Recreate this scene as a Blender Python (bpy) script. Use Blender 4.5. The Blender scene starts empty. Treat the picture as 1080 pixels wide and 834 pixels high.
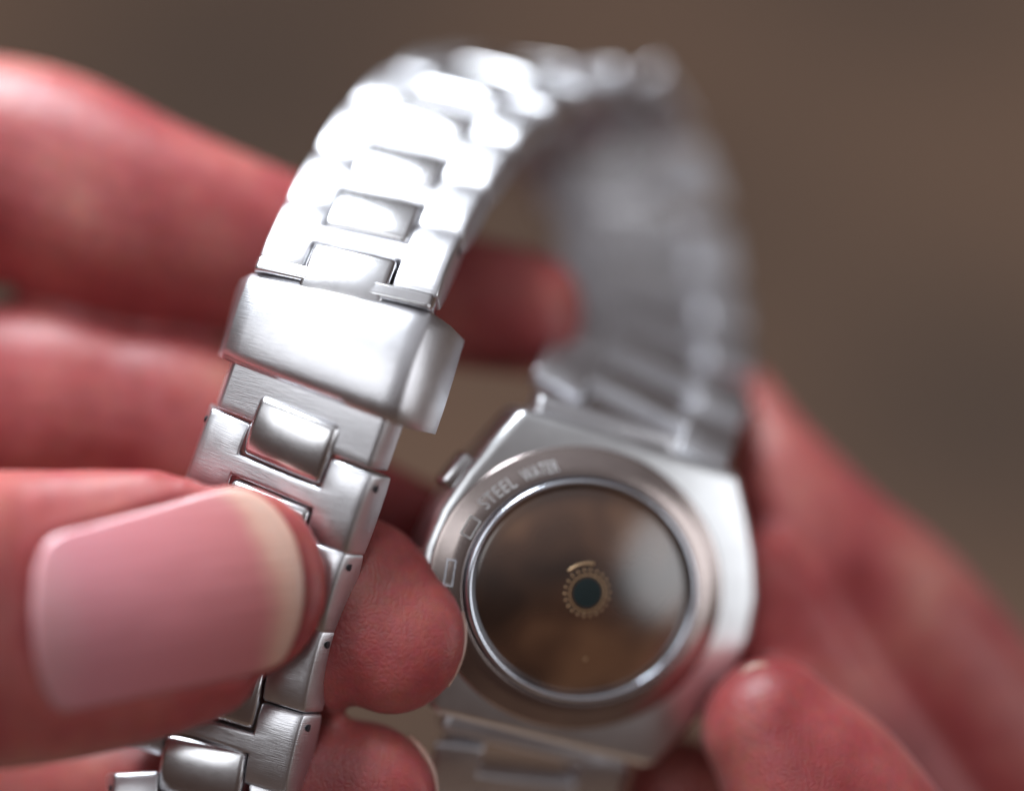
import bpy, bmesh, math, random
import numpy as np
from mathutils import Matrix, Vector
from mathutils.bvhtree import BVHTree
random.seed(4)
SC = bpy.context.scene
COL = SC.collection
R = math.radians

# ------------------------------------------------------------------ camera
KPX = 1960.0                      # focal length in photo pixels (photo 1080 px wide)
FOCUS = 201.4                     # mm
cam = bpy.data.cameras.new("camera")
cam_o = bpy.data.objects.new("camera", cam); COL.objects.link(cam_o)
cam.sensor_width = 36.0
cam.lens = 36.0 * KPX / 1080.0
cam.clip_start = 0.005; cam.clip_end = 60
cam.dof.use_dof = True
cam.dof.focus_distance = FOCUS / 1000
cam.dof.aperture_fstop = cam.lens / 31.0
CAM = Matrix.Translation((0, 0, 0.62)) @ Matrix.Rotation(R(90 - 38), 4, 'X')
cam_o.matrix_world = CAM
SC.camera = cam_o

# ------------------------------------------------------------------ light
SC.view_settings.view_transform = 'Standard'
SC.view_settings.look = 'None'
SC.view_settings.exposure = 0.0
SC.view_settings.gamma = 1.0
SC.cycles.use_denoising = True
SC.cycles.max_bounces = 8
SC.cycles.sample_clamp_indirect = 6.0
world = bpy.data.worlds.new("World"); SC.world = world
world.use_nodes = True
wt = world.node_tree
bgn = wt.nodes['Background']
bgn.inputs['Strength'].default_value = 0.43
_tc = wt.nodes.new('ShaderNodeTexCoord'); _sp = wt.nodes.new('ShaderNodeSeparateXYZ')
wt.links.new(_tc.outputs['Generated'], _sp.inputs[0])
_mr = wt.nodes.new('ShaderNodeMapRange'); _mr.inputs['From Min'].default_value = 0.34; _mr.inputs['From Max'].default_value = 1.0
wt.links.new(_sp.outputs['Z'], _mr.inputs['Value'])
_cr = wt.nodes.new('ShaderNodeValToRGB')       # a room: brownish walls, pale ceiling
_cr.color_ramp.elements[0].color = (0.13, 0.080, 0.066, 1); _cr.color_ramp.elements[1].color = (1.0, 0.98, 1.02, 1)
wt.links.new(_mr.outputs['Result'], _cr.inputs['Fac']); wt.links.new(_cr.outputs['Color'], bgn.inputs['Color'])


def lamp(name, pos_mm, target_mm, size, size_y, power, color, spread=180):
    """A soft area lamp; positions in millimetres in front of the lens (x right, y up, z towards viewer)."""
    l = bpy.data.lights.new(name, 'AREA'); l.shape = 'ELLIPSE'; l.spread = R(spread)
    l.size = size; l.size_y = size_y; l.energy = power; l.color = color
    o = bpy.data.objects.new(name, l); COL.objects.link(o)
    p = CAM @ (Vector(pos_mm) * 0.001); t = CAM @ (Vector(target_mm) * 0.001)
    o.location = p
    o.rotation_euler = (t - p).to_track_quat('-Z', 'Y').to_euler()
    return o


lamp("window_light", (-205, 325, -150), (-150, 50, -212), 0.31, 0.27, 0.84, (0.88, 0.94, 1.0), 52)
lamp("bracelet_fill_light", (-300, 150, 300), (-80, 10, -205), 0.42, 0.36, 0.12, (0.94, 0.97, 1.0), 64)  # added fill, no real fixture: brightens the front steel of clasp and links
lamp("glass_highlight_light", (300, -30, -70), (20, -20, -205), 0.23, 0.21, 0.085, (0.95, 0.97, 1.0), 100)  # added lamp, placed to put the white highlight on the sensor glass

# ------------------------------------------------------------------ helpers


def P(u, v, d):
    """Point seen at photo pixel (u, v) at depth d mm, in lens millimetres."""
    return np.array(((u - 540.0) / KPX * d, -(v - 417.0) / KPX * d, -d))


def nrm(a):
    a = np.asarray(a, float)
    return a / np.linalg.norm(a)


def to_world(a):
    m = np.array(CAM)
    a = np.asarray(a, float) * 0.001
    return a @ m[:3, :3].T + m[:3, 3]


def link_obj(name, me, mat=None, parent=None, kind=None, label=None):
    o = bpy.data.objects.new(name, me)
    COL.objects.link(o)
    if mat is not None and len(me.materials) == 0:
        me.materials.append(mat)
    if parent is not None:
        o.parent = parent
    if kind: o['kind'] = kind
    if label: o['label'] = label
    return o


def bm_mesh(name, bm, smooth=True):
    bmesh.ops.recalc_face_normals(bm, faces=bm.faces[:])
    me = bpy.data.meshes.new(name)
    bm.to_mesh(me); bm.free()
    for p in me.polygons: p.use_smooth = smooth
    return me


def bevel_sharp(bm, width, segs=2, ang=42):
    bm.normal_update()
    es = [e for e in bm.edges if len(e.link_faces) == 2 and e.calc_face_angle(0) > R(ang)]
    bmesh.ops.bevel(bm, geom=es, offset=width, segments=segs, profile=0.5, affect='EDGES', clamp_overlap=True)


def frame_matrix(origin, x, y):
    """Local frame (mm) -> world (m)."""
    x = nrm(x); z = nrm(np.cross(x, y)); y = np.cross(z, x)
    m = Matrix.Identity(4)
    for i in range(3):
        m[i][0] = x[i]; m[i][1] = y[i]; m[i][2] = z[i]; m[i][3] = origin[i] * 0.001
    return CAM @ m


def catmull(pts, n):
    pts = np.asarray(pts, float)
    pts = np.vstack([2 * pts[0] - pts[1], pts, 2 * pts[-1] - pts[-2]])
    out = []
    for i in range(1, len(pts) - 2):
        p0, p1, p2, p3 = pts[i - 1:i + 3]
        for t in np.linspace(0, 1, n, endpoint=False):
            out.append(0.5 * (2 * p1 + (p2 - p0) * t + (2 * p0 - 5 * p1 + 4 * p2 - p3) * t * t + (3 * p1 - p0 - 3 * p2 + p3) * t ** 3))
    out.append(pts[-2])
    return np.array(out)


# ------------------------------------------------------------------ materials


def mat_new(name):
    m = bpy.data.materials.new(name); m.use_nodes = True
    nt = m.node_tree
    b = nt.nodes['Principled BSDF']
    return m, nt, b


def noise(nt, scale, detail=4, coord='Object', vec=None):
    n = nt.nodes.new('ShaderNodeTexNoise'); n.inputs['Scale'].default_value = scale
    n.inputs['Detail'].default_value = detail
    if vec is None:
        tc = nt.nodes.new('ShaderNodeTexCoord'); vec = tc.outputs[coord]
    nt.links.new(vec, n.inputs['Vector'])
    return n


def ramp(nt, fac, stops):
    r = nt.nodes.new('ShaderNodeValToRGB')
    while len(r.color_ramp.elements) < len(stops): r.color_ramp.elements.new(0.5)
    for e, (p, c) in zip(r.color_ramp.elements, stops):
        e.position = p; e.color = (*c, 1) if len(c) == 3 else c
    nt.links.new(fac, r.inputs['Fac'])
    return r


def bump(nt, b, height, strength, dist):
    n = nt.nodes.new('ShaderNodeBump'); n.inputs['Strength'].default_value = strength
    n.inputs['Distance'].default_value = dist
    nt.links.new(height, n.inputs['Height']); nt.links.new(n.outputs['Normal'], b.inputs['Normal'])
    return n


def metal(name, col, rough, var=0.10, brushed=False, scale=700):
    m, nt, b = mat_new(name)
    b.inputs['Metallic'].default_value = 1.0
    n = noise(nt, scale)
    r = ramp(nt, n.outputs['Fac'], [(0.3, tuple(c * 0.93 for c in col)), (0.7, col)])
    nt.links.new(r.outputs['Color'], b.inputs['Base Color'])
    mr = nt.nodes.new('ShaderNodeMapRange')
    mr.inputs['To Min'].default_value = rough - var / 2; mr.inputs['To Max'].default_value = rough + var / 2
    n2 = noise(nt, scale * 0.4)
    nt.links.new(n2.outputs['Fac'], mr.inputs['Value']); nt.links.new(mr.outputs['Result'], b.inputs['Roughness'])
    if brushed:
        tc = nt.nodes.new('ShaderNodeTexCoord'); mp = nt.nodes.new('ShaderNodeMapping')
        mp.inputs['Scale'].default_value = (1, 14, 1) if brushed == 'x' else (14, 1, 14)
        nt.links.new(tc.outputs['Object'], mp.inputs['Vector'])
        n3 = noise(nt, 600, 3, vec=mp.outputs['Vector'])
        bump(nt, b, n3.outputs['Fac'], 0.25, 0.0001)
    else:
        n3 = noise(nt, scale * 1.5, 3)
        bump(nt, b, n3.outputs['Fac'], 0.05, 0.0001)
    return m


M_STEEL = metal("polished_steel", (0.80, 0.80, 0.82), 0.22)
M_BRUSH = metal("brushed_steel", (0.74, 0.74, 0.77), 0.34, brushed='x')
M_CASE = metal("satin_steel", (0.86, 0.88, 0.90), 0.32, scale=500)
M_BEZEL = metal("dark_bezel_steel", (0.50, 0.43, 0.41), 0.22, scale=500)
M_RING = metal("ring_steel", (0.74, 0.78, 0.86), 0.2)


def plain(name, col, rough=0.5, metallic=0.0, var=0.15, coat=0.0):
    m, nt, b = mat_new(name)
    n = noise(nt, 900)
    r = ramp(nt, n.outputs['Fac'], [(0.3, tuple(c * (1 - var) for c in col)), (0.7, col)])
    nt.links.new(r.outputs['Color'], b.inputs['Base Color'])
    b.inputs['Roughness'].default_value = rough; b.inputs['Metallic'].default_value = metallic
    b.inputs['Coat Weight'].default_value = coat; b.inputs['Coat Roughness'].default_value = 0.05 if rough < 0.2 else 0.16
    return m


M_DARK = plain("dark_gap", (0.035, 0.033, 0.04), 0.6)
M_PRINT = plain("pale_print", (0.60, 0.60, 0.61), 0.5)
M_GOLD = plain("gold_dots", (0.62, 0.42, 0.24), 0.35, 0.6)
M_SENSOR = plain("sensor_window", (0.020, 0.034, 0.036), 0.12, coat=0.6)
M_GLASS = plain("smoked_glass_reflection_tint", (0.060, 0.027, 0.017), 0.24, coat=1.0, var=0.12)
_nt = M_GLASS.node_tree; _b = _nt.nodes['Principled BSDF']
_b.inputs['Coat IOR'].default_value = 1.7; _b.inputs['IOR'].default_value = 1.55
_n = noise(_nt, 75, 2)
_r = ramp(_nt, _n.outputs['Fac'], [(0.36, (0.028, 0.013, 0.008)), (0.50, (0.085, 0.038, 0.021)), (0.66, (0.190, 0.092, 0.048))])  # golden-brown patches painted in to stand for reflections in the dark glass
_nt.links.new(_r.outputs['Color'], _b.inputs['Base Color'])
M_CRYSTAL = plain("display_glass", (0.01, 0.01, 0.012), 0.05, coat=1.0)


def skin_material(name):
    m, nt, b = mat_new(name)
    tc = nt.nodes.new('ShaderNodeTexCoord')
    n = noise(nt, 75, 5)
    r = ramp(nt, n.outputs['Fac'], [(0.26, (0.22, 0.026, 0.028)), (0.45, (0.32, 0.062, 0.062)), (0.60, (0.38, 0.102, 0.090)), (0.78, (0.47, 0.185, 0.148))])
    n2 = noise(nt, 900, 4)
    mix = nt.nodes.new('ShaderNodeMixRGB'); mix.blend_type = 'OVERLAY'; mix.inputs['Fac'].default_value = 0.22
    nt.links.new(r.outputs['Color'], mix.inputs['Color1']); nt.links.new(n2.outputs['Color'], mix.inputs['Color2'])
    nt.links.new(mix.outputs['Color'], b.inputs['Base Color'])
    b.inputs['Roughness'].default_value = 0.42
    b.inputs['Sheen Weight'].default_value = 0.08; b.inputs['Sheen Roughness'].default_value = 0.45
    b.inputs['Sheen Tint'].default_value = (1.0, 0.90, 0.92, 1)
    b.inputs['Subsurface Weight'].default_value = 0.35
    b.inputs['Subsurface Radius'].default_value = (1.0, 0.30, 0.22)
    b.inputs['Subsurface Scale'].default_value = 0.0035
    b.inputs['Specular IOR Level'].default_value = 0.38
    # skin relief: cell-like pores and ridges
    v = nt.nodes.new('ShaderNodeTexVoronoi'); v.inputs['Scale'].default_value = 1500; v.feature = 'DISTANCE_TO_EDGE'
    nt.links.new(tc.outputs['Object'], v.inputs['Vector'])
    w = nt.nodes.new('ShaderNodeTexWave'); w.inputs['Scale'].default_value = 420; w.inputs['Distortion'].default_value = 9
    w.inputs['Detail'].default_value = 2; w.inputs['Detail Scale'].default_value = 1.2
    nt.links.new(tc.outputs['Object'], w.inputs['Vector'])
    a = nt.nodes.new('ShaderNodeMath'); a.operation = 'MULTIPLY_ADD'; a.inputs[1].default_value = 0.16
    nt.links.new(w.outputs['Fac'], a.inputs[0]); nt.links.new(v.outputs['Distance'], a.inputs[2])
    a2 = nt.nodes.new('ShaderNodeMath'); a2.operation = 'MULTIPLY_ADD'; a2.inputs[1].default_value = 0.9
    nt.links.new(n2.outputs['Fac'], a2.inputs[0]); nt.links.new(a.outputs[0], a2.inputs[2])
    bump(nt, b, a2.outputs[0], 0.24, 0.00025)
    return m


M_SKIN = skin_material("skin")


def nail_material(name):
    m, nt, b = mat_new(name)
    uv = nt.nodes.new('ShaderNodeUVMap'); uv.uv_map = "UVMap"
    sp = nt.nodes.new('ShaderNodeSeparateXYZ'); nt.links.new(uv.outputs['UV'], sp.inputs[0])
    n = noise(nt, 6, 3, vec=uv.outputs['UV'])
    yy = nt.nodes.new('ShaderNodeMath'); yy.operation = 'SUBTRACT'; yy.inputs[1].default_value = 0.5
    nt.links.new(sp.outputs['Y'], yy.inputs[0])
    y2 = nt.nodes.new('ShaderNodeMath'); y2.operation = 'MULTIPLY'
    nt.links.new(yy.outputs[0], y2.inputs[0]); nt.links.new(yy.outputs[0], y2.inputs[1])
    xx = nt.nodes.new('ShaderNodeMath'); xx.operation = 'MULTIPLY_ADD'; xx.inputs[1].default_value = 0.9
    nt.links.new(y2.outputs[0], xx.inputs[0]); nt.links.new(sp.outputs['X'], xx.inputs[2])
    a = nt.nodes.new('ShaderNodeMath'); a.operation = 'MULTIPLY_ADD'; a.inputs[1].default_value = 0.07
    nt.links.new(n.outputs['Fac'], a.inputs[0]); nt.links.new(xx.outputs[0], a.inputs[2])
    r = ramp(nt, a.outputs[0], [(0.0, (0.55, 0.27, 0.29)), (0.10, (0.54, 0.25, 0.27)), (0.26, (0.53, 0.20, 0.23)), (0.55, (0.52, 0.175, 0.195)),
                                (0.87, (0.47, 0.15, 0.155)), (0.915, (0.50, 0.22, 0.19)), (0.945, (0.55, 0.30, 0.235)), (1.0, (0.57, 0.35, 0.28))])
    nt.links.new(r.outputs['Color'], b.inputs['Base Color'])
    b.inputs['Roughness'].default_value = 0.36
    b.inputs['Subsurface Weight'].default_value = 0.25
    b.inputs['Subsurface Radius'].default_value = (1.0, 0.35, 0.28)
    b.inputs['Subsurface Scale'].default_value = 0.0015
    b.inputs['Coat Weight'].default_value = 0.5; b.inputs['Coat Roughness'].default_value = 0.26
    mp = nt.nodes.new('ShaderNodeMapping'); mp.inputs['Scale'].default_value = (1.2, 36, 1)
    nt.links.new(uv.outputs['UV'], mp.inputs['Vector'])
    n3 = noise(nt, 1.6, 3, vec=mp.outputs['Vector'])
    bump(nt, b, n3.outputs['Fac'], 0.55, 0.0002)
    return m


M_NAIL = nail_material("nail")


def floor_material():
    m, nt, b = mat_new("brown_carpet")
    n = noise(nt, 2.6, 2)
    r = ramp(nt, n.outputs['Fac'], [(0.34, (0.36, 0.27, 0.21)), (0.5, (0.56, 0.38, 0.27)), (0.66, (0.70, 0.46, 0.32))])
    n2 = noise(nt, 260, 4)
    mix = nt.nodes.new('ShaderNodeMixRGB'); mix.blend_type = 'MULTIPLY'; mix.inputs['Fac'].default_value = 0.4
    nt.links.new(r.outputs['Color'], mix.inputs['Color1']); nt.links.new(n2.outputs['Color'], mix.inputs['Color2'])
    nt.links.new(mix.outputs['Color'], b.inputs['Base Color'])
    b.inputs['Roughness'].default_value = 0.95
    bump(nt, b, n2.outputs['Fac'], 0.6, 0.003)
    return m


# ------------------------------------------------------------------ setting
bm = bmesh.new()
bmesh.ops.create_grid(bm, x_segments=12, y_segments=12, size=4)
fl = link_obj("floor", bm_mesh("floor", bm, False), floor_material(), kind='structure')
fl.location = (0, 2.0, 0)

# ------------------------------------------------------------------ the watch
# case frame
CC = P(610, 620, 208.6)
ROLL, YAW = R(-17), R(-15)     # clockwise roll, right side farther


def rot_y(v, a):
    x, y, z = v
    return np.array((x * math.cos(a) + z * math.sin(a), y, -x * math.sin(a) + z * math.cos(a)))


cx = rot_y((math.cos(ROLL), math.sin(ROLL), 0), -YAW)
cy = rot_y((-math.sin(ROLL), math.cos(ROLL), 0), -YAW)
PITCH_C = R(3.5)               # top edge leans a little towards the lens
_rx = lambda v: np.array((v[0], v[1] * math.cos(PITCH_C) - v[2] * math.sin(PITCH_C), v[1] * math.sin(PITCH_C) + v[2] * math.cos(PITCH_C)))
cx, cy = _rx(cx), _rx(cy)
cz = np.cross(cx, cy)
SX = 1.09
case_m = frame_matrix(CC, cx, cy)


def case_pt(x, y, z):
    return CC + cx * x + cy * y + cz * z


watch = bpy.data.objects.new("wristwatch", None); COL.objects.link(watch)
watch.location = case_m.translation
watch.rotation_euler = case_m.to_euler()
watch['label'] = "silver steel wristwatch with link bracelet and folding clasp, held open with its sensor back showing"
watch['category'] = "watch"
WM_INV = case_m.inverted()


def local_mesh(name, bm, smooth=True):
    """bmesh in mm -> mesh in m"""
    bmesh.ops.scale(bm, vec=(0.001,) * 3, verts=bm.verts[:])
    return bm_mesh(name, bm, smooth)


def prism(outline, z0, z1, flare=0.0):
    bm = bmesh.new()
    top = [bm.verts.new((x, y, z1)) for x, y in outline]
    bot = [bm.verts.new((x * (1 + flare), y * (1 + flare), z0)) for x, y in outline]
    bm.faces.new(top); bm.faces.new(bot[::-1])
    n = len(outline)
    for i in range(n):
        bm.faces.new((top[i], bot[i], bot[(i + 1) % n], top[(i + 1) % n]))
    return bm


def lathe(profile, n=96, sx=1.0, closed=False):
    bm = bmesh.new()
    rings = []
    for r, z in profile:
        if r < 1e-6:
            rings.append([bm.verts.new((0, 0, z))])
        else:
            rings.append([bm.verts.new((r * math.cos(2 * math.pi * k / n) * sx, r * math.sin(2 * math.pi * k / n), z)) for k in range(n)])
    pairs = list(zip(rings[:-1], rings[1:]))
    if closed: pairs.append((rings[-1], rings[0]))
    for a, b in pairs:
        for k in range(n):
            k2 = (k + 1) % n
            if len(a) == 1 and len(b) == 1: continue
            if len(a) == 1: bm.faces.new((a[0], b[k], b[k2]))
            elif len(b) == 1: bm.faces.new((a[k], b[0], a[k2]))
            else: bm.faces.new((a[k], b[k], b[k2], a[k2]))
    return bm


# case body: lugged cushion outline
half = [(-11.2, 17.7), (-13.3, 13.2), (-15.0, 9.2), (-16.4, 4.6), (-16.9, 0), (-16.4, -4.6), (-15.0, -9.2), (-13.3, -13.2), (-11.2, -17.7)]
outl = half + [(-x * 1.15 + 0.8, y) for x, y in half[::-1]]
outl = [(x * SX, y) for x, y in outl]
bm = prism(outl, -7.5, 0.0)
bevel_sharp(bm, 1.3, 4, 50)
body = link_obj("case_body", local_mesh("case_body", bm), M_CASE, watch)
# display side (faces away)
bm = lathe([(14.6, -7.4), (14.4, -8.6), (13.8, -9.0), (13.0, -8.8), (13.0, -7.4)], 96, SX)
link_obj("bezel", local_mesh("bezel", bm), M_STEEL, watch)
bm = lathe([(0, -9.1), (8, -9.0), (12.4, -8.6), (13.1, -8.2)], 64, SX)
link_obj("display_glass", local_mesh("display_glass", bm), M_CRYSTAL, watch)


def ann_z(r):   # conical back ring between r=15.6 and r=12.9
    return 0.25 + (15.6 - r) / (15.6 - 12.9) * 1.25


prof = [(15.95, -0.1), (15.9, 0.12), (15.6, 0.25), (14.2, ann_z(14.2)), (12.9, 1.5), (12.65, 1.42), (12.5, 0.9), (12.5, -0.1)]
back = link_obj("case_back", local_mesh("case_back", lathe(prof, 128, SX)), M_BEZEL, watch)
prof = [(12.45, 0.5), (12.42, 1.9), (12.2, 2.12), (11.95, 2.12), (11.75, 1.9), (11.7, 0.5)]
link_obj("retaining_ring", local_mesh("retaining_ring", lathe(prof, 128, SX)), M_RING, watch)
DR = 11.66


def dome_z(r):
    return 1.35 + 2.0 * (1 - (r / DR) ** 2) ** 0.9 if r < DR else 1.35


prof = [(r, dome_z(r)) for r in np.linspace(0, DR, 22)] + [(DR, 0.6)]
glass = link_obj("sensor_glass", local_mesh("sensor_glass", lathe(prof, 96, SX)), M_GLASS, watch)


def dome_disc(r0, r1, off, n=64):
    rs = np.linspace(r0, r1, 4)
    return lathe([(r, dome_z(r) + off) for r in rs], n, 1.0)


OFFX = -0.75   # sensor sits a little off the centre of the view
for nm, r0, r1, off, mt in (("sensor_window", 0, 1.65, 0.03, M_SENSOR), ("gold_ring", 1.95, 2.1, 0.025, M_GOLD)):
    o = link_obj(nm, local_mesh(nm, dome_disc(r0, r1, off)), mt, glass)
bm = bmesh.new()
for k in range(22):
    a = 2 * math.pi * k / 22
    mtx = Matrix.Translation((2.55 * math.cos(a), 2.55 * math.sin(a), dome_z(2.55) + 0.02)) @ Matrix.Rotation(a, 4, 'Z') @ Matrix.Diagonal((0.17, 0.13, 0.05, 1))
    bmesh.ops.create_uvsphere(bm, u_segments=8, v_segments=5, radius=1.0, matrix=mtx)
link_obj("dot_ring", local_mesh("dot_ring", bm), M_GOLD, glass)


def arc_strip(r0, r1, a0, a1, zf, n=20, th=0.05, sx=1.0):
    bm = bmesh.new(); rows = []
    for k in range(n + 1):
        a = R(a0 + (a1 - a0) * k / n)
        rows.append([bm.verts.new((r * math.cos(a) * sx, r * math.sin(a), zf(r) + dz)) for r, dz in ((r0, 0), (r0, th), (r1, th), (r1, 0))])
    for a, b in zip(rows[:-1], rows[1:]):
        for i in range(3): bm.faces.new((a[i], b[i], b[i + 1], a[i + 1]))
    bm.faces.new(rows[0]); bm.faces.new(rows[-1][::-1])
    return bm


link_obj("marking_arc", local_mesh("marking_arc", arc_strip(3.15, 3.4, 72 + 20, 128 + 20, dome_z)), M_GOLD, glass)
link_obj("marking_line", local_mesh("marking_line", arc_strip(8.5, 8.75, 182, 200, dome_z)), M_GOLD, glass)
link_obj("marking_dot", local_mesh("marking_dot", arc_strip(7.4, 7.65, 286, 288.5, dome_z, 4)), M_GOLD, glass)


def arc_text(word, name, a0, a1, r0, height, mat, parent):
    """Letters standing on a circle, tops outwards, read clockwise; lies on the conical back ring."""
    c = bpy.data.curves.new(name, 'FONT'); c.body = word; c.size = 1.0; c.extrude = 0.0; c.resolution_u = 3
    c.space_character = 1.12; c.offset = -0.006
    t = bpy.data.objects.new(name, c); COL.objects.link(t)
    dg = bpy.context.evaluated_depsgraph_get()
    me = bpy.data.meshes.new_from_object(t.evaluated_get(dg))
    bpy.data.objects.remove(t); bpy.data.curves.remove(c)
    co = np.array([v.co[:] for v in me.vertices])
    co[:, 0] = (co[:, 0] - co[:, 0].min()) / np.ptp(co[:, 0])
    co[:, 1] = (co[:, 1] - co[:, 1].min()) / np.ptp(co[:, 1])
    bm = bmesh.new(); bm.from_mesh(me)
    for v, (s, h, _) in zip(bm.verts, co):
        a = R(a0 + (a1 - a0) * s); r = r0 + height * h
        v.co = (r * math.cos(a) * SX, r * math.sin(a), ann_z(r) + 0.03)
    ext = bmesh.ops.extrude_face_region(bm, geom=bm.faces[:])
    for g in ext['geom']:
        if isinstance(g, bmesh.types.BMVert): g.co.z += 0.05
    bpy.data.meshes.remove(me)
    return link_obj(name, local_mesh(name, bm, False), mat, parent)


DA = 17  # roll between picture and case
arc_text("STEEL", "engraved_word", 137.5 + DA, 119.5 + DA, 13.35, 1.25, M_PRINT, back)
arc_text("WATER", "engraved_word", 115.5 + DA, 99.0 + DA, 13.35, 1.25, M_PRINT, back)


def ring_box(name, ang, r, w, h, mat):
    """Small rounded frame mark on the ring: outer rim and sunken middle."""
    a = R(ang + DA)
    bm = bmesh.new()
    for (x0, x1, y0, y1, z) in ((-w, w, h - .16, h, .12), (-w, w, -h, -h + .16, .12), (-w, -w + .16, -h + .16, h - .16, .121), (w - .16, w, -h + .16, h - .16, .121)):
        bmesh.ops.create_cube(bm, size=1, matrix=Matrix.Translation(((x0 + x1) / 2, (y0 + y1) / 2, z / 2)) @ Matrix.Diagonal((x1 - x0, y1 - y0, z, 1)))
    sl = math.atan2(1.25, 2.7)
    m = Matrix.Translation((r * math.cos(a) * SX, r * math.sin(a), ann_z(r) - 0.02)) @ Matrix.Rotation(a - math.pi / 2, 4, 'Z') @ Matrix.Rotation(-sl, 4, 'X')
    bmesh.ops.transform(bm, matrix=m, verts=bm.verts[:])
    return link_obj(name, local_mesh(name, bm, False), mat, back)


ring_box("notch_mark", 148.5, 13.6, 1.15, 0.72, M_PRINT)
ring_box("stamp_mark", 171, 14.0, 1.5, 0.55, M_RING)
# the angular bracket mark at the top of the ring
a = R(92 + DA)
bm = bmesh.new()
for (x0, x1, y0, y1, z) in ((-.9, 1.0, .55, .8, .1), (-.9, -.65, -.6, .55, .101)):
    bmesh.ops.create_cube(bm, size=1, matrix=Matrix.Translation(((x0 + x1) / 2, (y0 + y1) / 2, z / 2)) @ Matrix.Diagonal((x1 - x0, y1 - y0, z, 1)))
bmesh.ops.transform(bm, matrix=Matrix.Translation((13.9 * math.cos(a) * SX, 13.9 * math.sin(a), ann_z(13.9) - 0.02)) @ Matrix.Rotation(a - math.pi / 2, 4, 'Z') @ Matrix.Rotation(-math.atan2(1.25, 2.7), 4, 'X'), verts=bm.verts[:])
link_obj("bracket_mark", local_mesh("bracket_mark", bm, False), M_BEZEL, back)


def rounded_box(sx, sy, sz, bev, segs=3):
    bm = bmesh.new()
    bmesh.ops.create_cube(bm, size=1, matrix=Matrix.Diagonal((sx, sy, sz, 1)))
    bmesh.ops.bevel(bm, geom=bm.edges[:], offset=bev, segments=segs, profile=0.5, affect='EDGES')
    return bm


# push buttons on the side
for (x, y, rz) in ((-15.0, 8.6, -24),):
    bm = rounded_box(3.2, 4.6, 3.4, 0.8)
    o = link_obj("push_button", local_mesh("push_button", bm), M_STEEL, watch)
    o.matrix_local = Matrix.Translation((x * SX * .001, y * .001, -0.0027)) @ Matrix.Rotation(R(rz), 4, 'Z')

# ---- bracelet path: (u, v, depth, yaw of width axis (+ = right side nearer), tilt down to the right)
LB = case_pt(1.2, -18.2, -4.0); LT = case_pt(1.3, 18.2, -4.0)
keys = [
    (P(505, 960, 222), -14, 16), (P(400, 1040, 220), -6, 18), (P(280, 1010, 210), 2, 20),
    (P(222, 920, 203), 8, 21), (P(214, 832, 205), 10, 20), (P(233, 740, 204.4), 15, 20), (P(254, 648, 203.6), 15, 20),
    (P(280, 555, 202.2), 15, 19), (P(311, 463, 200.8), 15, 17), (P(338, 385, 200.3), 15, 17), (P(366, 300, 202.6), 12, 15), (P(394, 238, 208), 12, 14),
    (P(428, 178, 215.5), 12, 12), (P(470, 122, 223), 11, 10), (P(520, 88, 232), 8, 8), (P(567, 82, 241), 3, 10), (P(610, 112, 248.5), -3, 12),
    (P(646, 168, 252), -7, 10), (P(672, 232, 250), -10, 8), (P(684, 312, 242), -12, 9), (P(691, 378, 230), -14, 12),
]
kp = [k[0] for k in keys] + [LT]
kw = [(k[1], k[2]) for k in keys] + [(-15, 17)]
kp = [LB] + kp; kw = [(-15, 17)] + kw
NS = 40
path = catmull(kp, NS)
wang = catmull([np.array(w, float) for w in kw], NS)
seg = np.linalg.norm(np.diff(path, axis=0), axis=1)
S = np.concatenate([[0], np.cumsum(seg)])


def at_s(s):
    p = np.array([np.interp(s, S, path[:, i]) for i in range(3)])
    e = 1.0
    q0 = np.array([np.interp(s - e, S, path[:, i]) for i in range(3)])
    q1 = np.array([np.interp(s + e, S, path[:, i]) for i in range(3)])
    t = nrm(q1 - q0)
    yaw, tilt = (np.interp(s, S, wang[:, i]) for i in range(2))
    w = np.array((math.cos(R(tilt)) * math.cos(R(yaw)), -math.sin(R(tilt)), math.cos(R(tilt)) * math.sin(R(yaw))))
    w = nrm(w - t * np.dot(w, t))
    return p, w, t


S_J0 = S[9 * NS]          # first bead under the clasp (key index 8, plus LB)
assert np.allclose(path[9 * NS], keys[8][0])
WID = 19.8                # front width
PITCH = 9.55


def height_solid(nx, ny, x0, x1, y0, y1, inside, ztop, zbot, flare=None, bev=0.3, segs=2, ang=42):
    """Solid over the grid cells for which inside(x, y) is true."""
    xs = x0 if hasattr(x0, '__len__') else np.linspace(x0, x1, nx + 1)
    ys = np.linspace(y0, y1, ny + 1)
    nx = len(xs) - 1
    bm = bmesh.new(); T = {}; B = {}

    def vt(d, i, j, top):
        if (i, j) not in d:
            x, y = xs[i], ys[j]
            z = ztop(x, y) if top else zbot(x, y)
            if not top and flare: x = flare(x)
            d[(i, j)] = bm.verts.new((x, y, z))
        return d[(i, j)]
    cell = {(i, j): inside((xs[i] + xs[i + 1]) / 2, (ys[j] + ys[j + 1]) / 2) for i in range(nx) for j in range(ny)}
    g = lambda i, j: cell.get((i, j), False)
    for (i, j), on in cell.items():
        if not on: continue
        q = [(i, j), (i + 1, j), (i + 1, j + 1), (i, j + 1)]
        bm.faces.new([vt(T, *k, True) for k in q]); bm.faces.new([vt(B, *k, False) for k in q[::-1]])
        for (di, dj), (a, b) in (((0, -1), (0, 1)), ((1, 0), (1, 2)), ((0, 1), (2, 3)), ((-1, 0), (3, 0))):
            if not g(i + di, j + dj):
                bm.faces.new([vt(T, *q[a], True), vt(B, *q[a], False), vt(B, *q[b], False), vt(T, *q[b], True)])
    if bev: bevel_sharp(bm, bev, segs, ang)
    return bm


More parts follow.
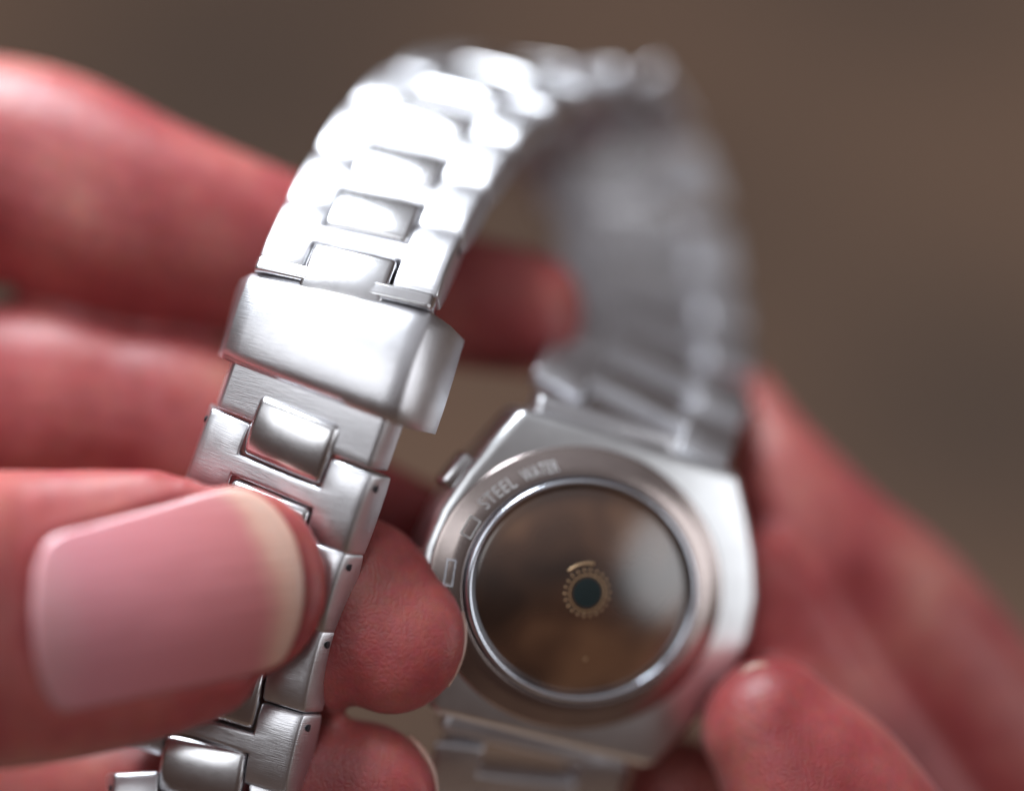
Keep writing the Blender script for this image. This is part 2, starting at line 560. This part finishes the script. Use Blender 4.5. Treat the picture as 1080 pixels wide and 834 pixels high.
HW = WID / 2
BW = 5.0        # half width of notch
NL = 3.55       # notch depth
HL = PITCH / 2 - 0.12


def link_bm(narrow=1.0, flare=1.14):
    hw = HW * narrow
    xs = [-hw, -hw + .9, -7.5, -BW - .0, -2.5, 0, 2.5, BW, 7.5, hw - .9, hw]
    ys = 16

    def inside(x, y): return not (abs(x) < BW and abs(y) > HL - NL)

    def ztop(x, y):
        q = abs(y) / HL
        z = 1.65 - 0.62 * q ** 3.0
        return z - 0.25 * (abs(x) / hw) ** 4

    def zbot(x, y): return -2.1 + 0.55 * (abs(y) / HL) ** 3
    return height_solid(0, ys, xs, None, -HL, HL, inside, ztop, zbot, flare=lambda x: x * flare, bev=0.28, segs=2, ang=50)


def bead_bm():
    L = NL - 0.14; W = BW - 0.16
    xs = [-W, -W + .7, -2, 0, 2, W - .7, W]

    def ztop(x, y):
        return 1.62 - 0.50 * (abs(y) / L) ** 2.4 - 0.35 * (abs(x) / W) ** 4
    return height_solid(0, 8, xs, None, -L, L, lambda x, y: True, ztop, lambda x, y: -1.5, bev=0.62, segs=3, ang=45)


ME_LINK = local_mesh("link", link_bm())
ME_LINK2 = local_mesh("link", link_bm(1.02, 1.03)); ME_LINK2.materials.append(M_BRUSH)
ME_BEAD = local_mesh("center_piece", bead_bm())
bm = bmesh.new()
bmesh.ops.create_uvsphere(bm, u_segments=12, v_segments=8, radius=1, matrix=Matrix.Diagonal((0.09, 0.42, 0.66, 1)))
ME_PIN = local_mesh("pin_hole", bm)
ME_LINK.materials.append(M_BRUSH); ME_BEAD.materials.append(M_STEEL); ME_PIN.materials.append(M_DARK)


def place(o, parent_m, s0, s1, lift=0.0, wide=False):
    """Put o on the path between arc lengths s0 and s1, return its world matrix."""
    p0, _, _ = at_s(s0); p1, _, _ = at_s(s1)
    pm, w, t = at_s((s0 + s1) / 2)
    t = nrm(p1 - p0); w = nrm(w - t * np.dot(w, t))
    n = np.cross(w, t)
    m = frame_matrix((p0 + p1) / 2 + n * lift, w, t)
    if wide:
        sm_ = (s0 + s1) / 2
        f = 1 + 0.19 * min(1, max(0, (sm_ - S_TOP0) / (S[-1] - S_TOP0) * 1.6)) if sm_ > S_J0 else 1.0
        m = m @ Matrix.Diagonal((f, 1, 1, 1))
    o.matrix_local = parent_m.inverted() @ m
    return m


def add_link(sa, sb, bead_at_start=True, bead_at_end=False, upper=False):
    lk = link_obj("link", ME_LINK2 if upper else ME_LINK, None, watch)
    m = place(lk, case_m, sa, sb, 0.0, True)
    if bead_at_start:
        b = link_obj("center_piece", ME_BEAD, None, lk)
        place(b, m, sa - 2, sa + 2, 0.55, True)
    if bead_at_end:
        b = link_obj("center_piece", ME_BEAD, None, lk)
        place(b, m, sb - 2, sb + 2, 0.55, True)
    for sgn in (-1, 1):
        h = link_obj("pin_hole", ME_PIN, None, lk)
        h.matrix_local = Matrix.Translation((sgn * (HW * (1.035 if upper else 1.065)) * .001, (HL - 1.6) * .001, -0.0002)) @ Matrix.Rotation(R(-14), 4, 'X')
    return lk


# below the clasp
s = S_J0
S_END0 = S[0]
nd = int(round((S_J0 - S_END0 - 1) / PITCH))
pd = (S_J0 - S_END0 - 1) / nd
for k in range(nd):
    add_link(S_J0 - (k + 1) * PITCH if k < 5 else max(S_J0 - 5 * PITCH - (k - 4) * (S_J0 - 5 * PITCH - S_END0 - 1) / (nd - 5), S_END0),
             S_J0 - k * PITCH if k < 5 else S_J0 - 5 * PITCH - (k - 5) * (S_J0 - 5 * PITCH - S_END0 - 1) / (nd - 5), False, True)

# above the clasp
S_COV0 = S_J0 + 5.5       # lower lip of the cover
COVL = 11.0
S_COV1 = S_COV0 + COVL
S_TOP0 = S_COV1 + 1.9
n_up = int(round((S[-1] - 1 - S_TOP0) / PITCH))
pu = (S[-1] - 1 - S_TOP0) / n_up
for k in range(n_up):
    add_link(S_TOP0 + k * pu, S_TOP0 + (k + 1) * pu, True, k == n_up - 1, True)

# end links that fill between lugs
for sgn, ss in ((1, 18.0), (-1, 18.0)):
    bm = rounded_box(22.6, 3.4, 4.2, 0.8)
    o = link_obj("end_link", local_mesh("end_link", bm), M_BRUSH, watch)
    o.matrix_local = Matrix.Translation((.0013, sgn * ss * .001, -0.0045))

# ---- clasp
clasp = bpy.data.objects.new("clasp", None)
COL.objects.link(clasp); clasp.parent = watch
mcl = place(clasp, case_m, S_COV0, S_COV1)


def sweep_on_path(s0, s1, ns, section):
    """section(q) -> list of (x, z) closed outline for q in 0..1; follows the bracelet path; verts in clasp space."""
    bm = bmesh.new(); rings = []
    inv = mcl.inverted()
    for k in range(ns + 1):
        q = k / ns
        p, w, t = at_s(s0 + (s1 - s0) * q); n = np.cross(w, t)
        rings.append([bm.verts.new(inv @ Vector(to_world(p + w * x + n * z))) for x, z in section(q)])
    m = len(rings[0])
    for a, b in zip(rings[:-1], rings[1:]):
        for i in range(m): bm.faces.new((a[i], a[(i + 1) % m], b[(i + 1) % m], b[i]))
    bm.faces.new(rings[0][::-1]); bm.faces.new(rings[-1])
    return bm


def cover_section(q):
    # gently arched front, flank leaning outwards
    lift = 2.05 + 0.55 * math.sin(math.pi * q) - (0.45 * max(0, 1 - q / 0.10) ** 2) - 0.6 * max(0, (q - 0.86) / 0.14) ** 2
    xs = np.linspace(-10.2, 10.2, 13)
    out = [(x, lift - 0.5 * (abs(x) / 10.2) ** 4) for x in xs]
    out += [(10.75, lift - 0.95), (12.2, -1.4), (13.4, -4.6), (12.9, -4.7), (11.3, -1.3), (10.0, lift - 1.35)]
    out += [(x, lift - 1.2) for x in np.linspace(8, -8, 5)]
    out += [(-10.0, lift - 1.35), (-11.3, -1.3), (-12.9, -4.7), (-13.4, -4.6), (-12.2, -1.4), (-10.75, lift - 0.95)]
    return out


bm = sweep_on_path(S_COV0, S_COV1, 14, cover_section)
bevel_sharp(bm, 0.00012, 2, 60)
link_obj("clasp_cover", bm_mesh("clasp_cover", bm), M_BRUSH, clasp)
# raised rib at the upper end of the cover
bm = sweep_on_path(S_COV1 + 0.15, S_COV1 + 1.8, 4, lambda q: [(-9.9, 1.9), (9.9, 1.9), (10.3, 1.2), (10.3, -1.2), (-10.3, -1.2), (-10.3, 1.2)])
bevel_sharp(bm, 0.0003, 2, 30)
link_obj("hinge_bar", bm_mesh("hinge_bar", bm), M_STEEL, clasp)
# end plate between the cover and the first link
bm = sweep_on_path(S_J0 + 0.25, S_COV0 + 3.0, 8, lambda q: [(-9.4, 0.75), (-9.0, 1.0), (9.0, 1.0), (9.4, 0.75), (10.6, -1.6), (-10.6, -1.6)])
bevel_sharp(bm, 0.00015, 2, 30)
link_obj("end_plate", bm_mesh("end_plate", bm), M_BRUSH, clasp)
# folding blade inside the loop, behind the cover
bm = sweep_on_path(S_COV0 - 1, S_TOP0 + 5, 12, lambda q: [(-6, -2.3), (6, -2.3), (6, -3.0), (-6, -3.0)])
link_obj("folding_blade", bm_mesh("folding_blade", bm), M_STEEL, clasp)

# ------------------------------------------------------------------ hands


def tube(chain, out):
    """chain: rows (u, v, d, radius across in picture mm, radius in depth mm). Appends rings to out (verts, faces)."""
    C = np.array([np.concatenate([P(r[0], r[1], r[2]), [r[3], r[4]]]) for r in chain])
    c = catmull(C, 10)
    pos, rad = c[:, :3], c[:, 3:]
    n = len(pos)
    tan = np.gradient(pos, axis=0); tan /= np.linalg.norm(tan, axis=1)[:, None]
    rows = []
    capn = 7
    for k in range(capn, 0, -1):       # start cap
        h = math.sin(k / (capn + .3) * math.pi / 2); sc = math.cos(k / (capn + .3) * math.pi / 2)
        rows.append((pos[0] - tan[0] * h * rad[0].min(), tan[0], rad[0] * sc))
    for i in range(n): rows.append((pos[i], tan[i], rad[i]))
    for k in range(1, capn + 1):
        h = math.sin(k / (capn + .3) * math.pi / 2); sc = math.cos(k / (capn + .3) * math.pi / 2)
        rows.append((pos[-1] + tan[-1] * h * rad[-1].max() * .95, tan[-1], rad[-1] * sc))
    V, F = out
    base = len(V); m = 28
    zv = np.array((0, 0, 1.0))
    for p, t, r in rows:
        a = np.cross(zv, t); a = a / np.linalg.norm(a) if np.linalg.norm(a) > 1e-4 else np.array((0, 1, 0))
        b = np.cross(t, a)
        for k in range(m):
            th = 2 * math.pi * k / m
            ct, st = math.cos(th), math.sin(th)
            e = 0.9
            ct = math.copysign(abs(ct) ** e, ct); st = math.copysign(abs(st) ** e, st)
            V.append(p + a * r[0] * ct + b * r[1] * st)
    for i in range(len(rows) - 1):
        for k in range(m):
            k2 = (k + 1) % m
            F.append((base + i * m + k, base + i * m + k2, base + (i + 1) * m + k2, base + (i + 1) * m + k))
    F.append(tuple(base + k for k in range(m))[::-1])
    F.append(tuple(base + (len(rows) - 1) * m + k for k in range(m)))


def hand(name, chains, voxel, smooth, label, grooves=()):
    V, F = [], []
    for c in chains: tube(c, (V, F))
    W = to_world(np.array(V))
    org = W.mean(axis=0)
    me = bpy.data.meshes.new(name)
    me.from_pydata([tuple(p) for p in (W - org)], [], F)
    bm = bmesh.new(); bm.from_mesh(me); bmesh.ops.recalc_face_normals(bm, faces=bm.faces[:]); bm.to_mesh(me); bm.free()
    o = bpy.data.objects.new(name, me); COL.objects.link(o); o.location = org
    md = o.modifiers.new("r", 'REMESH'); md.mode = 'VOXEL'; md.voxel_size = voxel * .001
    sm = o.modifiers.new("s", 'SMOOTH'); sm.factor = 0.6; sm.iterations = smooth
    dg = bpy.context.evaluated_depsgraph_get()
    m2 = bpy.data.meshes.new_from_object(o.evaluated_get(dg))
    o.modifiers.clear(); o.data = m2; bpy.data.meshes.remove(me)
    m2.name = name; m2.materials.append(M_SKIN)
    for p in m2.polygons: p.use_smooth = True
    o['label'] = label; o['category'] = "hand"
    return o


def hand_cam_coords(o):
    co = np.empty(len(o.data.vertices) * 3); o.data.vertices.foreach_get('co', co)
    co = co.reshape(-1, 3) + np.array(o.location)
    inv = np.array(CAM.inverted())
    return (co @ inv[:3, :3].T + inv[:3, 3]) * 1000


def set_cam_coords(o, c):
    w = to_world(c) - np.array(o.location)
    o.data.vertices.foreach_set('co', w.ravel()); o.data.update()


def poly_sdf(pts, poly):
    """signed distance (negative inside) of 2-D points to polygon"""
    poly = np.asarray(poly, float); a = poly; b = np.roll(poly, -1, axis=0)
    d = np.full(len(pts), 1e9); ins = np.zeros(len(pts), bool)
    for p, q in zip(a, b):
        e = q - p; w = pts - p
        t = np.clip((w @ e) / (e @ e), 0, 1)
        d = np.minimum(d, np.linalg.norm(w - t[:, None] * e, axis=1))
        c = ((p[1] > pts[:, 1]) != (q[1] > pts[:, 1]))
        with np.errstate(divide='ignore', invalid='ignore'):
            xi = (q[0] - p[0]) * (pts[:, 1] - p[1]) / (q[1] - p[1]) + p[0]
        ins ^= c & (pts[:, 0] < xi)
    return np.where(ins, -d, d)


def nail(hand_o, outline, bvh_c, thick, lift, dmin, axis0, axis1, fold=0.5, name="nail", coords=None, arch=0.0):
    """Nail plate seen from the lens side: outline in photo pixels, laid on the finger found along the view ray."""
    outline = catmull(np.array(outline + [outline[0]], float), 6)[:-1]
    ax = np.array(axis1, float) - np.array(axis0, float); L = np.linalg.norm(ax); ax /= L
    per = np.array((-ax[1], ax[0]))
    c0 = outline.mean(axis=0)
    V, UV = [], []
    rings = 9
    rr = [0] + [math.sqrt((i + .0) / rings) for i in range(1, rings + 1)]
    n = len(outline)
    pts = []
    for i, r in enumerate(rr):
        if i == 0: pts.append(c0)
        else: pts += [c0 + (q - c0) * r for q in outline]
    pts = np.array(pts)
    dep = []
    for (u, v) in pts:
        dr = Vector(nrm(P(u, v, 1.0)))
        loc, nn, _, dist = bvh_c.ray_cast(dr * (dmin - 30), dr)
        dep.append(-loc.z if loc else np.nan)
    dep = np.array(dep)
    # quadratic surface fitted to the finger, so the plate is smooth
    uv = (pts - c0) / 100.0
    ok = ~np.isnan(dep)
    A = np.stack([np.ones(len(uv)), uv[:, 0], uv[:, 1], uv[:, 0] ** 2, uv[:, 0] * uv[:, 1], uv[:, 1] ** 2, uv[:, 0] ** 3, uv[:, 0] ** 2 * uv[:, 1]], axis=1)
    co, *_ = np.linalg.lstsq(A[ok], dep[ok], rcond=None)
    surf = lambda q: (lambda w: co[0] + co[1] * w[:, 0] + co[2] * w[:, 1] + co[3] * w[:, 0] ** 2 + co[4] * w[:, 0] * w[:, 1] + co[5] * w[:, 1] ** 2 + co[6] * w[:, 0] ** 3 + co[7] * w[:, 0] ** 2 * w[:, 1])((np.asarray(q) - c0) / 100.0)
    d = surf(pts) - arch * np.clip(1 - (((pts - c0) @ per) / (np.abs((outline - c0) @ per).max())) ** 2, 0, 1)
    bm = bmesh.new()
    uvl = bm.loops.layers.uv.new("UVMap")

    def mk(dd): return [bm.verts.new(tuple(P(u, v, z))) for (u, v), z in zip(pts, dd)]
    top = mk(d - lift); bot = mk(d - lift + thick)
    idx = {}
    for i, vv in enumerate(top + bot): idx[vv] = i % len(pts)
    for vs, fl in ((top, False), (bot, True)):
        for k in range(n):
            f = [vs[0], vs[1 + k], vs[1 + (k + 1) % n]]; bm.faces.new(f[::-1] if fl else f)
        for r_ in range(rings - 1):
            a = 1 + r_ * n; b = a + n
            for k in range(n):
                f = [vs[a + k], vs[b + k], vs[b + (k + 1) % n], vs[a + (k + 1) % n]]
                bm.faces.new(f[::-1] if fl else f)
    a = 1 + (rings - 1) * n
    for k in range(n): bm.faces.new((top[a + k], bot[a + k], bot[a + (k + 1) % n], top[a + (k + 1) % n]))
    for f in bm.faces:
        for lp in f.loops:
            q = pts[idx[lp.vert]] - np.array(axis0)
            lp[uvl].uv = (float(q @ ax) / L, float(q @ per) / L + .5)
    bmesh.ops.recalc_face_normals(bm, faces=bm.faces[:])
    org = np.array(hand_o.location)
    for v in bm.verts: v.co = Vector(to_world(np.array(v.co)) - org)
    me = bpy.data.meshes.new(name); bm.to_mesh(me); bm.free()
    for p in me.polygons: p.use_smooth = True
    link_obj(name, me, M_NAIL, hand_o)
    # nail bed sunk, fold raised
    if coords is not None:
        u = 540 + coords[:, 0] / -coords[:, 2] * KPX; v = 417 - coords[:, 1] / -coords[:, 2] * KPX
        q = np.stack([u, v], 1)
        near = (np.abs(u - c0[0]) < 260) & (np.abs(v - c0[1]) < 200) & (-coords[:, 2] < np.nanmax(dep) + 5)
        ii = np.where(near)[0]
        sd = poly_sdf(q[ii], outline)
        ds = surf(q[ii]); cur = -coords[ii, 2]
        bed = 1 / (1 + np.exp(sd / 1.6))
        onfront = cur < ds + 4.0
        tgt = ds + 0.25
        along = ((q[ii] - np.array(axis0)) @ ax) / L
        side = np.clip((0.93 - along) / 0.12, 0, 1)       # no raised fold at the free edge
        ridge = fold * np.exp(-((sd - 9) / 9.0) ** 2) * side
        new = cur + np.where(onfront, bed * (tgt - cur) - ridge, 0)
        f = new / cur
        coords[ii] *= f[:, None]
    return d


def make_bvh(o, coords):
    return BVHTree.FromPolygons([Vector(c) for c in coords], [tuple(p.vertices) for p in o.data.polygons])


# left-hand side of the picture: thumb in front, four fingers behind the bracelet
LH = [
    # thumb: nail towards the lens
    [(-420, 560, 205, 17, 14), (-250, 640, 192, 16, 12), (-90, 655, 191, 15.6, 9.0), (20, 652, 194.5, 15.6, 7.4), (120, 641, 196.0, 14.8, 5.6), (195, 628, 196.6, 13.7, 4.2), (228, 619, 196.7, 12.3, 3.6), (246, 614, 196.8, 10.6, 3.0)],
    # index: runs behind the bracelet, tip seen through the loop
    [(-470, 330, 232, 15, 12), (-260, 240, 229, 14.5, 12), (-120, 185, 226, 14, 11.5), (20, 185, 223, 13.6, 11), (150, 232, 221, 12.4, 9.5), (300, 272, 222, 9.8, 8.0), (430, 308, 224, 8.6, 7), (552, 330, 225, 7.8, 6.4)],
    # middle
    [(-470, 430, 232, 14, 12), (-250, 425, 228, 12, 10), (-50, 425, 224, 12.0, 9.5), (60, 425, 221.5, 12.0, 9.2), (130, 432, 221, 10.4, 8.6), (200, 450, 220.5, 10.6, 8.4), (320, 520, 219.5, 8.6, 7), (410, 560, 221, 7.4, 6), (460, 575, 222, 6.8, 5)],
    # ring
    [(-470, 560, 232, 14, 12), (-250, 590, 228, 12, 10), (-20, 620, 222, 11, 9), (150, 640, 215, 10.5, 7.5), (270, 645, 211, 10.4, 5.4), (350, 645, 206.2, 11.4, 4.4), (396, 662, 204.9, 10.4, 4.3), (416, 674, 204.3, 8.4, 4.0)],
    # little
    [(-470, 690, 234, 13, 12), (-220, 760, 229, 11, 10), (0, 820, 222, 10, 8), (200, 850, 214, 9.0, 6.5), (310, 840, 209, 9.2, 5), (384, 846, 206.3, 9.2, 4.6)],
    # palm, heel and wrist
    [(-560, 300, 236, 16, 15), (-640, 520, 236, 24, 15), (-560, 720, 236, 18, 15)],
    [(-500, 520, 230, 34, 15), (-700, 560, 238, 40, 17), (-950, 620, 250, 36, 18), (-1200, 700, 262, 28, 18), (-1500, 780, 275, 26, 19)],
    [(-420, 560, 205, 17, 14), (-560, 600, 215, 20, 15), (-760, 620, 235, 24, 16)],
]
lh = hand("hand", LH, 0.8, 5, "hand on the left whose thumb with a trimmed nail presses the bracelet links")
cc = hand_cam_coords(lh)
bv = make_bvh(lh, cc)
thumb_nail = [(36, 600), (52, 568), (105, 551), (170, 533), (228, 517), (258, 516), (286, 532), (308, 562), (319, 600), (319, 640), (309, 676), (290, 702), (235, 717), (170, 730), (105, 743), (62, 748), (42, 715), (34, 655)]
nail(lh, thumb_nail, bv, 0.5, 0.02, 185, (38, 655), (320, 615), 0.12, "thumb_nail", cc, 1.1)
set_cam_coords(lh, cc)

# nail of the ring finger, seen edge-on past the fingertip
def edge_nail(o, pts, width, thick):
    """thin plate following a line of pixels+depth, going back in depth"""
    c = catmull(np.array([P(*p) for p in pts]), 8)
    bm = bmesh.new(); rows = []
    org = np.array(o.location)
    t = np.gradient(c, axis=0)
    uvl = bm.loops.layers.uv.new("UVMap")
    n = len(c)
    for i, (p, tt) in enumerate(zip(c, t)):
        tt = nrm(tt); out = nrm(np.cross(tt, (0, 0, 1)))
        q = i / (n - 1); wd = width * (0.35 + 0.65 * math.sin(math.pi * min(1, q * 0.85 + 0.1)))
        th = thick * (0.4 + 0.6 * math.sin(math.pi * (0.08 + 0.84 * q)))
        sec = [p + out * th, p + out * th * 0.7 + np.array((0, 0, -wd)), p - out * th * 0.5 + np.array((0, 0, -wd)), p - out * th]
        rows.append([bm.verts.new(Vector(to_world(s_) - org)) for s_ in sec])
    for a, b in zip(rows[:-1], rows[1:]):
        for i in range(4): bm.faces.new((a[i], a[(i + 1) % 4], b[(i + 1) % 4], b[i]))
    bm.faces.new(rows[0]); bm.faces.new(rows[-1][::-1])
    for f in bm.faces:
        for lp in f.loops: lp[uvl].uv = (0.97, 0.5)
    link_obj("nail", bm_mesh("nail", bm), M_NAIL, o)


_u = 540 + cc[:, 0] / -cc[:, 2] * KPX; _v = 417 - cc[:, 1] / -cc[:, 2] * KPX


def rim(vs, umin, umax, out):
    """pixels + depth along the right-hand rim of a fingertip"""
    r = []
    for v in vs:
        i = np.where((np.abs(_v - v) < 4) & (_u > umin) & (_u < umax) & (-cc[:, 2] < 212))[0]
        k = i[np.argmax(_u[i])]
        r.append((_u[k] + out, v, -cc[k, 2] - 0.4))
    return r


edge_nail(lh, rim((578, 596, 616, 638, 660, 682, 704, 724), 380, 510, -0.5), 2.2, 0.34)
edge_nail(lh, rim((776, 786, 798, 814, 832, 850), 380, 510, -0.5), 2.2, 0.34)

# right-hand side of the picture
RH = [
    # forefinger: dark, comes up from lower right
    [(1560, 1200, 268, 18, 16), (1330, 1050, 252, 17, 14), (1140, 900, 240, 15.5, 12.5), (1035, 790, 234, 13.6, 11.5), (985, 722, 231, 12.6, 10.5), (930, 650, 229, 11.8, 9.6), (872, 582, 228, 10.0, 8.6), (826, 505, 229, 7.2, 6.6), (800, 446, 232, 4.6, 4.6), (788, 415, 234, 3.4, 3.4)],
    # middle finger under it
    [(1540, 1300, 262, 17, 15), (1250, 1150, 246, 14, 12), (1060, 970, 236, 11, 10), (950, 850, 228, 10.6, 8), (868, 745, 224, 9.4, 7.5), (820, 660, 222, 8.0, 6.2), (792, 610, 221, 6.5, 5)],
    # thumb in front, pad on the lower edge of the case
    [(1480, 1400, 236, 20, 17), (1200, 1230, 216, 15.5, 13), (1020, 1060, 210, 13, 11), (930, 930, 209, 11.5, 9.5), (860, 830, 210, 10.6, 8.2), (812, 766, 211, 8.0, 6.6)],
    # ring and little finger curl below
    [(1500, 1400, 264, 17, 15), (1180, 1270, 246, 12, 11), (960, 1060, 236, 10, 9), (800, 900, 231, 9, 8), (715, 835, 229, 7.6, 7)],
    [(1480, 1500, 262, 16, 14), (1150, 1380, 246, 11, 10), (900, 1180, 238, 9, 8), (760, 1030, 233, 8, 7)],
    [(1560, 1230, 258, 26, 18), (1680, 1420, 262, 36, 20), (1850, 1650, 275, 34, 22), (2050, 1900, 290, 28, 22)],
    [(1480, 1400, 236, 20, 17), (1620, 1480, 250, 26, 20)],
]
rh = hand("hand", RH, 0.9, 5, "hand on the right gripping the watch case by its edge, fingertips blurred")
cc = hand_cam_coords(rh)
bv = make_bvh(rh, cc)
set_cam_coords(rh, cc)
edge_nail(rh, [(778, 716, 209.5), (790, 706, 209), (806, 702, 209), (824, 706, 209.5)], 2.4, 0.25)
